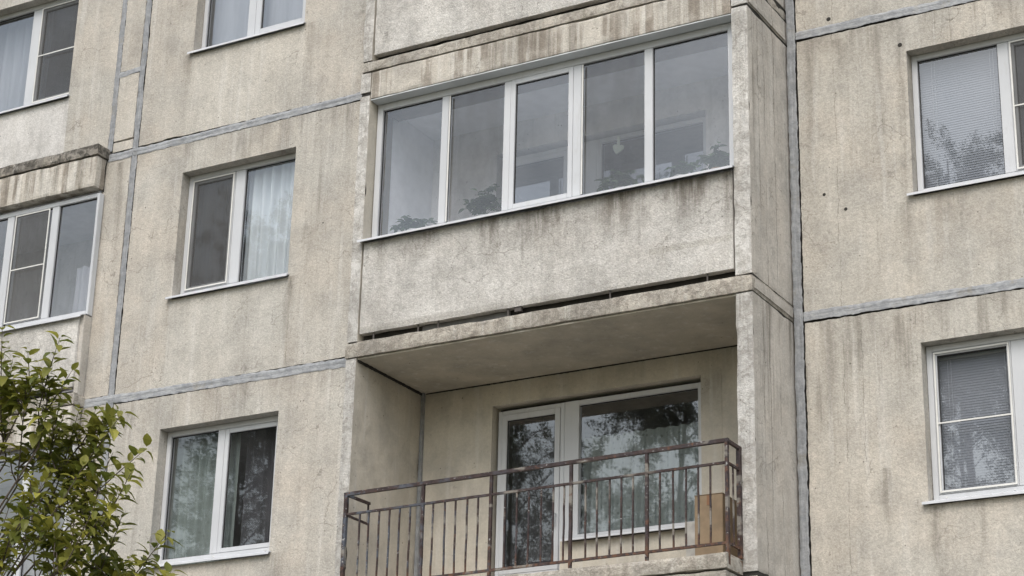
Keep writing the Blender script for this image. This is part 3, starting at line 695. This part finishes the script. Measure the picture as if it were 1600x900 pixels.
bar('top_rail', (4.25, ry + .02, -1.396), (4.25, -.05, -1.396), .028); bar('mid_rail', (4.25, ry + .02, -1.583), (4.25, -.06, -1.583), .02); bar('bottom_rail', (4.25, ry + .02, -2.258), (4.25, -.06, -2.258), .022)
bar('post', (4.25, -.085, -2.34), (4.25, -.085, -1.41), .036)
bar('baluster', (4.25, -.21, -2.25), (4.25, -.21, -1.59), .013)
bar('top_rail', (.485, ry + .02, -1.432), (.485, .05, -1.425), .024); bar('mid_rail', (.485, ry + .02, -1.62), (.485, .04, -1.62), .018)
bar('post', (.485, .03, -1.63), (.485, .03, -1.42), .014)
bx = [.64, .74, .85, .96, 1.07, 1.18, 1.42, 1.54, 1.65, 1.77, 1.88, 2.15, 2.27, 2.39, 2.51, 2.63, 2.735, 2.94, 3.05, 3.17, 3.28, 3.39, 3.64, 3.76, 3.88, 3.99, 4.10]
for i, x in enumerate(bx):
    t = (x - .49) / 3.76; zt = -1.618 + .035 * t; zb = -2.29 + .032 * t
    dx = mn.noise(Vector((i * 3.1, 0, 0))) * .012
    bar('baluster', (x + dx, ry + .002, zb), (x, ry + .002, zt + .012), .0135)

# ------------------------------------------------------------------ things in and behind the windows
def curtain(x0, x1, z0, z1, y, mat, label, folds=9, amp=.035, name='curtain', cat='curtain', seed=0):
    n = int((x1 - x0) / .008); rows = 6; m = MB()
    for k in range(rows + 1):
        z = z0 + (z1 - z0) * k / rows
        for i in range(n + 1):
            x = x0 + (x1 - x0) * i / n; u = i / n
            ph = folds * 2 * math.pi * u + 1.6 * mn.noise(Vector((u * 4, seed, k * .12)))
            yy = y + amp * math.sin(ph) * (.7 + .3 * mn.noise(Vector((u * 6, seed + 3, 0)))) + amp * .5 * mn.noise(Vector((u * 17, seed + 7, k * .3)))
            m.v.append((x, yy, z))
    w = n + 1
    for k in range(rows):
        for i in range(n): m.f.append((k * w + i, k * w + i + 1, (k + 1) * w + i + 1, (k + 1) * w + i)); m.mi.append(0)
    return tag(m.build(name, mat, smooth=True), label, cat)
curtain(-1.36, -.52, .55, 2.5, .27, M_cw, 'bright bluish white curtain behind the right light of the middle window', 7, .04, seed=1)
curtain(-2.12, -1.40, .55, 2.5, .40, M_cd, 'dark curtain behind the netted left light of the middle window', 5, .03, seed=2)
curtain(-2.12, -1.25, -2.3, -.35, .30, M_cg, 'grey green lace curtain in the left light of the window by the tree', 8, .035, seed=3)
curtain(-1.22, -.86, -2.3, -.35, .38, M_cd, 'narrow dark curtain in the right light of the window by the tree', 3, .04, seed=4)
curtain(-.88, -.45, -2.3, -.35, .44, M_cg, 'pale curtain at the right edge of the window by the tree', 4, .03, seed=5)
curtain(-2.12, -.5, 3.3, 5.3, .29, M_cp, 'plain pale net curtain in the window cut off by the top edge', 5, .02, seed=6)
curtain(-5.4, -4.45, 3.2, 5.2, .34, M_cp, 'white net curtain in the left light of the upper left window', 6, .035, seed=8)
curtain(2.0, 3.42, -2.2, -.62, 1.40, M_cl, 'patterned lace curtain behind the big window of the open balcony', 12, .03, seed=9)
curtain(1.1, 1.9, -2.35, -.30, 1.6, M_cd, 'dark curtain behind the glass of the open balcony door', 4, .03, seed=10)
curtain(-3.64, -3.14, .6, 1.72, .30, M_cp, 'pale striped half curtain inside the glazed left balcony', 4, .03, seed=11)
def blind(x0, x1, z0, z1, y, label):
    o = empty('venetian_blind', ((x0 + x1) / 2, y, z1), label, 'blind')
    m = MB(); z = z1
    while z > z0:
        m.quad((x0, y - .002, z - .012), (x1, y - .002, z - .012), (x1, y + .003, z + .0125), (x0, y + .003, z + .0125)); z -= .0235
    m.build('slats', M_blind, o)
    c = MB()
    for x in (x0 + .12, x1 - .12): c.tube([(x, y - .012, z0), (x, y - .012, z1)], [.0015, .0015], 5); c.tube([(x + .03, y - .016, z0 + .5), (x + .03, y - .016, z1)], [.0015, .0015], 5)
    c.build('cord', M_pvc, o)
    MB().box(x0, x1, y - .015, y + .015, z1 + .01, z1 + .035).build('head_rail', M_pvc, o)
blind(5.60, 6.38, 1.05, 2.36, D + .22, 'white slatted blind behind the left light of the upper right window')
blind(5.60, 6.34, -1.72, -.50, D + .22, 'dim slatted blind inside the lower right window with the crossbar')

def leafm(name, a, b, tr=.3):
    M = Mat(name)
    oi = M.t.nodes.new('ShaderNodeNewGeometry')
    rnd = X(M.t, oi.outputs['Random Per Island'])
    c = M.mix(rnd, a, b); c = M.mix(rnd.sm(.86, .97), c, tuple(v * 1.5 for v in b))
    d_ = M.t.nodes.new('ShaderNodeBsdfPrincipled'); M.t.links.new(c, d_.inputs['Base Color']); d_.inputs['Roughness'].default_value = .5; d_.inputs['Specular IOR Level'].default_value = .35
    t = M.t.nodes.new('ShaderNodeBsdfTranslucent'); M.t.links.new(c, t.inputs[0])
    m = M.t.nodes.new('ShaderNodeMixShader'); m.inputs[0].default_value = tr; M.t.links.new(d_.outputs[0], m.inputs[1]); M.t.links.new(t.outputs[0], m.inputs[2]); return M.end(m.outputs[0])
M_leafh = leafm('house_plant_leaf', (.05, .09, .04), (.10, .15, .08))
M_pot = simple('pale_plastic_pot', (.6, .6, .58), .5); M_pot2 = simple('brown_clay_pot', (.28, .17, .11), .7)
def leaf(m, p, dirv, upv, L, w, droop=.35, fold=.25):
    """a pointed leaf of 3 spans, folded along its rib and drooping"""
    dirv = dirv.normalized(); sd_ = dirv.cross(upv).normalized(); n = sd_.cross(dirv).normalized(); b = len(m.v)
    rows = ((0, .0), (.22, .72), (.5, 1.), (.78, .66), (1., .0))
    for t, ww in rows:
        c = p + dirv * (L * t) - n * (droop * L * t * t)
        if ww == 0: m.v.append(tuple(c))
        else:
            for s_ in (-1, 0, 1): m.v.append(tuple(c + sd_ * (s_ * w * .5 * ww) + n * (abs(s_) * fold * w * .5 * ww)))
    m.f += [(b, b + 1, b + 2), (b, b + 2, b + 3)]
    for r_ in (0, 1):
        q = b + 1 + r_ * 3; m.f += [(q, q + 3, q + 4, q + 1), (q + 1, q + 4, q + 5, q + 2)]
    q = b + 7; m.f += [(q, b + 10, q + 1), (q + 1, b + 10, q + 2)]; m.mi += [0] * 8
def potted(x, y, z, h, wid, nl, label, pm=M_pot, seed=0, L=.09):
    rs = random.Random(seed); o = empty('potted_plant', (x, y, z), label, 'plant', 'potted plants along the sill of the glazed balcony')
    m = MB(); m.tube([(x, y, z), (x, y, z + .02), (x, y, z + .10), (x, y, z + .112)], [.045, .048, .062, .068], 14); m.build('pot', pm, o)
    s = MB(); f = MB()
    for i in range(nl // 8):
        a = rs.uniform(0, 6.28); r1 = rs.uniform(.2, 1) * wid
        tip = Vector((x + math.cos(a) * r1, y + math.sin(a) * min(r1, .07), z + .1 + h * rs.uniform(.45, 1) * (1 - .5 * (r1 / wid) ** 2)))
        b = Vector((x, y, z + .10)); mid = (b + tip) / 2 + Vector((0, 0, .05)); s.tube([b, mid, tip], [.003, .0025, .0015], 5)
        for k in range(8):
            t = .3 + .7 * k / 7; p = b.lerp(mid, t * 2) if t < .5 else mid.lerp(tip, t * 2 - 1)
            a2 = rs.uniform(0, 6.28); leaf(f, p, Vector((math.cos(a2), math.sin(a2), rs.uniform(-.1, .6))), Vector((0, 0, 1)), L * rs.uniform(.6, 1.15), L * .5, .5)
    s.build('stem', M_leafh, o); f.build('foliage', M_leafh, o)
potted(.68, .30, 1.252, .22, .24, 110, 'low spreading plant in the first pane from the left of the balcony glazing', M_pot, 1)
potted(1.46, .30, 1.252, .36, .30, 190, 'tallest plant with a raised shoot in the second pane from the left', M_pot, 2)
potted(2.95, .30, 1.252, .20, .26, 120, 'spiky plant in the fourth pane below the pale heart', M_pot, 3, .10)
potted(3.55, .30, 1.252, .20, .18, 80, 'small plant at the left of the rightmost balcony pane', M_pot, 4)
potted(3.92, .30, 1.252, .26, .24, 170, 'bushy plant in a brown pot in the rightmost balcony pane', M_pot2, 5)
# pale heart hung on the inner window
hm = MB(); pts = []
for i in range(28):
    t = 2 * math.pi * i / 28; pts.append((.062 * math.sin(t) ** 3, (.050 * math.cos(t) - .02 * math.cos(2 * t) - .008 * math.cos(3 * t))))
nn = len(pts); hx, hy, hz = 2.50, 1.10, 2.20
for yy in (hy, hy + .012): hm.v += [(hx + a * math.cos(.3) + b * math.sin(.3), yy, hz + b * math.cos(.3) - a * math.sin(.3)) for a, b in pts]
hm.f.append(tuple(range(nn))); hm.f.append(tuple(range(2 * nn - 1, nn - 1, -1))); hm.mi += [0, 0]
for i in range(nn): hm.f.append((i, nn + i, nn + (i + 1) % nn, (i + 1) % nn)); hm.mi.append(0)
hm.box(hx - .006, hx + .022, hy - .002, hy + .008, hz + .03, hz + .13)
tag(hm.build('heart_ornament', simple('pale_green_felt', (.62, .70, .60), .9)), 'pale green heart hanging at the inner window of the glazed balcony', 'ornament')
# cardboard box on the open balcony
cb = empty('cardboard_box', (3.62, .86, -2.38), 'tall brown cardboard box standing beside the window of the open balcony', 'box')
MB().box(3.47, 3.74, .72, 1.08, -2.379, -1.525).build('carton', M_card, cb, bevel=.004)
MB().box(3.47, 3.74, .718, .90, -1.524, -1.520).box(3.47, 3.74, .902, 1.08, -1.524, -1.521).build('flap', M_card, cb)
MB().box(3.59, 3.615, .7165, .7195, -1.62, -1.53).build('tape', M_tape, cb)
pr = MB().box(3.30, 3.42, .90, 1.10, -2.379, -1.70)
tag(pr.build('panel_offcut', simple('dirty_white_board', (.40, .39, .37), .8, var=.2), bevel=.006), 'narrow off white board leaning between the cardboard box and the window wall', 'board')

# ------------------------------------------------------------------ foreground tree
M_leaf = leafm('plum_leaf', (.095, .118, .020), (.245, .235, .045), .45)
M_bark = simple('grey_brown_bark', (.10, .08, .065), .9, bump=1., var=.3)
def fore_tree():
    rs = random.Random(11); c0 = Vector((4.36, -9.50, -5.50))
    o = empty('plum_tree', (4.3, -9.5, GZ), 'leafy green plum tree in front of the lower left of the facade', 'tree')
    tr = MB(); tw = MB(); f = MB()
    fork = Vector((4.28, -9.5, -6.6))
    tr.tube([(4.3, -9.5, GZ - .05), (4.27, -9.48, GZ + .5), fork], [.11, .085, .07], 12)
    limbs = []
    for i in range(11):
        a = i * 2.4; t = c0 + Vector((math.cos(a) * .75, math.sin(a) * .75, rs.uniform(-.1, .85)))
        mid = fork.lerp(t, .5) + Vector((0, 0, .12)); tr.tube([fork, mid, t], [.045, .028, .012], 8); limbs.append((fork, mid, t))
    def shoot(a, b, nleaf, Ls=.062):
        L = (b - a).length; bend = Vector((rs.uniform(-.05, .05), rs.uniform(-.05, .05), rs.uniform(-.06, .0))) * L * 3
        P = [a, a.lerp(b, .35) + bend * .5, a.lerp(b, .7) + bend * .3, b]
        tw.tube(P, [.0036, .0030, .0022, .0010], 5)
        ph = rs.uniform(0, 6.28)
        for k in range(nleaf):
            t = .12 + .88 * k / (nleaf - 1); u = t * 3; i = min(2, int(u)); p = P[i].lerp(P[i + 1], u - i)
            ax = (P[min(i + 1, 3)] - P[i]).normalized(); sd_ = ax.orthogonal().normalized(); s2 = ax.cross(sd_)
            an = ph + k * 2.4; dr = (sd_ * math.cos(an) + s2 * math.sin(an)) * .9 + ax * rs.uniform(.2, 1.1) + Vector((0, 0, -.06))
            ll = Ls * rs.uniform(.55, 1.15) * (1 - .35 * max(0, t - .8) * 5 * .6)
            leaf(f, p + dr.normalized() * .008, dr, Vector((0, 0, 1)) + ax * .3, ll, ll * rs.uniform(.48, .66), rs.uniform(.1, .9), rs.uniform(.1, .6))
    EX = [(5.39,-9.54,-4.07),(5.57,-9.68,-3.69),(5.16,-9.47,-4.08),(5.28,-9.70,-3.61),(5.25,-9.49,-4.20),(5.40,-9.66,-3.78),(5.35,-9.36,-4.28),(5.71,-9.44,-3.95),(5.45,-9.38,-4.35),(5.83,-9.42,-4.10),(5.55,-9.40,-4.47),(5.84,-9.50,-4.21),(5.47,-9.29,-4.61),(5.73,-9.41,-4.36),(5.59,-9.30,-4.68),(5.92,-9.36,-4.43),(5.44,-9.17,-4.66),(5.80,-9.31,-4.50),(5.72,-9.30,-4.76),(5.98,-9.39,-4.59),(5.23,-9.32,-4.31),(5.46,-9.41,-3.89),(5.19,-9.27,-4.14),(5.36,-9.41,-3.77),(5.31,-9.27,-4.26),(5.49,-9.33,-4.00),(4.98,-9.40,-3.98),(5.16,-9.50,-3.66),(5.44,-9.37,-4.03),(5.62,-9.39,-3.94),(5.29,-9.56,-3.91),(5.42,-9.62,-3.81),(5.54,-9.61,-4.73),(5.79,-9.63,-4.37),(5.44,-9.73,-4.63),(5.68,-9.77,-4.27),(5.35,-9.58,-4.46),(5.64,-9.55,-4.18),(5.52,-9.53,-4.59),(5.79,-9.52,-4.30)]
    for i in range(0, len(EX), 2):
        a, b = Vector(EX[i]), Vector(EX[i + 1]); shoot(a, b, int(18 + (b - a).length * 36), .068)
        q = a.lerp(c0, .5); tw.tube([q, q.lerp(a, .5) + Vector((rs.uniform(-.05, .05), rs.uniform(-.05, .05), .03)), a], [.006, .0045, .0035], 6)
        for j in range(4):
            p = a.lerp(b, rs.uniform(.0, .5)); shoot(p, p + Vector((rs.uniform(-.12, .14), rs.uniform(-.12, .12), rs.uniform(.05, .2))), 14, .062)
    R1, R2 = 1.52, 1.72
    for i in range(1500):
        z = rs.uniform(-1, 1); a = rs.uniform(0, 6.28); q = math.sqrt(1 - z * z)
        dv = Vector((q * math.cos(a), q * math.sin(a), z)); rr = rs.uniform(.35, 1.) ** .55
        if mn.noise(dv * 2.6 + Vector((4, 1, 2))) < -.16: continue
        rr *= 1 + .12 * mn.noise(dv * 3.1)
        b = c0 + Vector((dv.x * R1, dv.y * R1, dv.z * R2)) * rr
        a_ = b - (dv * .22 + Vector((0, 0, .20))) * rs.uniform(.7, 1.3)
        shoot(a_, b, 22, .063)
        if i % 12 == 0: tw.tube([c0.lerp(a_, .35), c0.lerp(a_, .7) + Vector((rs.uniform(-.08, .08), rs.uniform(-.08, .08), .03)), a_], [.010, .007, .004], 5)
    tr.build('trunk', M_bark, o, smooth=True); tw.build('branches', M_bark, o); f.build('crown', M_leaf, o)
fore_tree()

# ------------------------------------------------------------------ tall trees across the yard, seen mirrored in the panes
M_leaft = leafm('yard_tree_leaf', (.035, .055, .022), (.08, .10, .04), .3)
def tall_tree(x, y, h, rad, label, seed, name='birch_tree', n=1500, low=.3, gap=.02):
    """trunk, limbs and drooping twigs set with small leaf faces"""
    rs = random.Random(seed); rg = np.random.default_rng(seed); o = empty(name, (x, y, GZ), label, 'tree', 'trees across the yard')
    t = MB(); top = Vector((x + rs.uniform(-.4, .4), y, GZ + h)); tw = []
    t.tube([(x, y, GZ - .1), (x + .15, y, GZ + h * .35), (x - .1, y, GZ + h * .7), tuple(top)], [.22, .14, .08, .02], 10)
    for i in range(60):
        u = rs.uniform(low, .97); a = rs.uniform(0, 6.28); b = Vector((x, y, GZ + h * u))
        rr = rad * math.sin(math.pi * min(1, (u - low * .75) / (1.02 - low * .75))) ** .6 * rs.uniform(.55, 1.1)
        e = b + Vector((math.cos(a) * rr, math.sin(a) * rr, rr * rs.uniform(.2, .9)))
        t.tube([b, b.lerp(e, .5) + Vector((0, 0, .2)), e], [.03, .016, .006], 5)
        for k in range(n // 60):
            p = b.lerp(e, rs.uniform(.1, 1.1) ** .8) + Vector((rs.gauss(0, .45), rs.gauss(0, .45), rs.gauss(0, .45)))
            if mn.noise(p * .5 + Vector((seed, 0, 0))) + .5 * mn.noise(p * 1.2) < gap: continue
            out = (p - b).normalized() * rs.uniform(.3, .8) + Vector((rs.gauss(0, .2), rs.gauss(0, .2), rs.uniform(-.35, .15)))
            tw.append((p, out)); t.tube([p, p + out * .9], [.005, .002], 3)
    K = 110; P = np.array([tuple(p) for p, _ in tw]); O = np.array([tuple(q) for _, q in tw]); m = len(P)
    u = rg.uniform(0, 1, (m, K, 1)); c = P[:, None] + O[:, None] * u + rg.normal(0, .085, (m, K, 3)) * (1.15 - .5 * u); c[..., 2] -= .12 * u[..., 0] ** 2
    c = c.reshape(-1, 3); N = len(c)
    a = rg.normal(0, 1, (N, 3)); a /= np.linalg.norm(a, axis=1, keepdims=True); b = np.cross(a, rg.normal(0, 1, (N, 3))); b /= np.linalg.norm(b, axis=1, keepdims=True)
    s_ = rg.uniform(.020, .042, (N, 1)); V = np.stack([c - a * s_, c + b * s_ * .6, c + a * s_, c - b * s_ * .6], 1).reshape(-1, 3)
    me = bpy.data.meshes.new('crown'); me.vertices.add(N * 4); me.vertices.foreach_set('co', V.ravel().astype('f'))
    me.loops.add(N * 4); me.loops.foreach_set('vertex_index', np.arange(N * 4, dtype='i')); me.polygons.add(N); me.polygons.foreach_set('loop_start', np.arange(0, N * 4, 4, dtype='i'))
    me.materials.append(M_leaft); me.update(calc_edges=True)
    t.build('trunk', M_bark, o, smooth=True); link('crown', me, o)
tall_tree(-23.2, -28.5, 21.5, 3.4, 'tall tree mirrored in the lower left window', 1, n=3300, gap=.04)
tall_tree(-21.0, -27.0, 23.9, 1.9, 'slender tree top mirrored in the corner of the bright curtained pane', 6, n=1300, low=.7, gap=-.2)
tall_tree(-10.6, -28.0, 20.8, 3.4, 'spreading tree mirrored in the large window of the open balcony', 2, 'lime_tree', n=3600, gap=.05)
tall_tree(-16.0, -29.0, 18.8, 2.6, 'lower tree mirrored in the glass of the open balcony door', 3, 'lime_tree', n=2400)
tall_tree(-2.9, -28.0, 22.85, 1.5, 'slim tree top mirrored low in the upper right window', 4, n=2200, low=.72, gap=-.2)
tall_tree(-3.8, -30.0, 17.6, 2.8, 'dark tree mirrored in the lower right window', 5, 'lime_tree', n=2600)
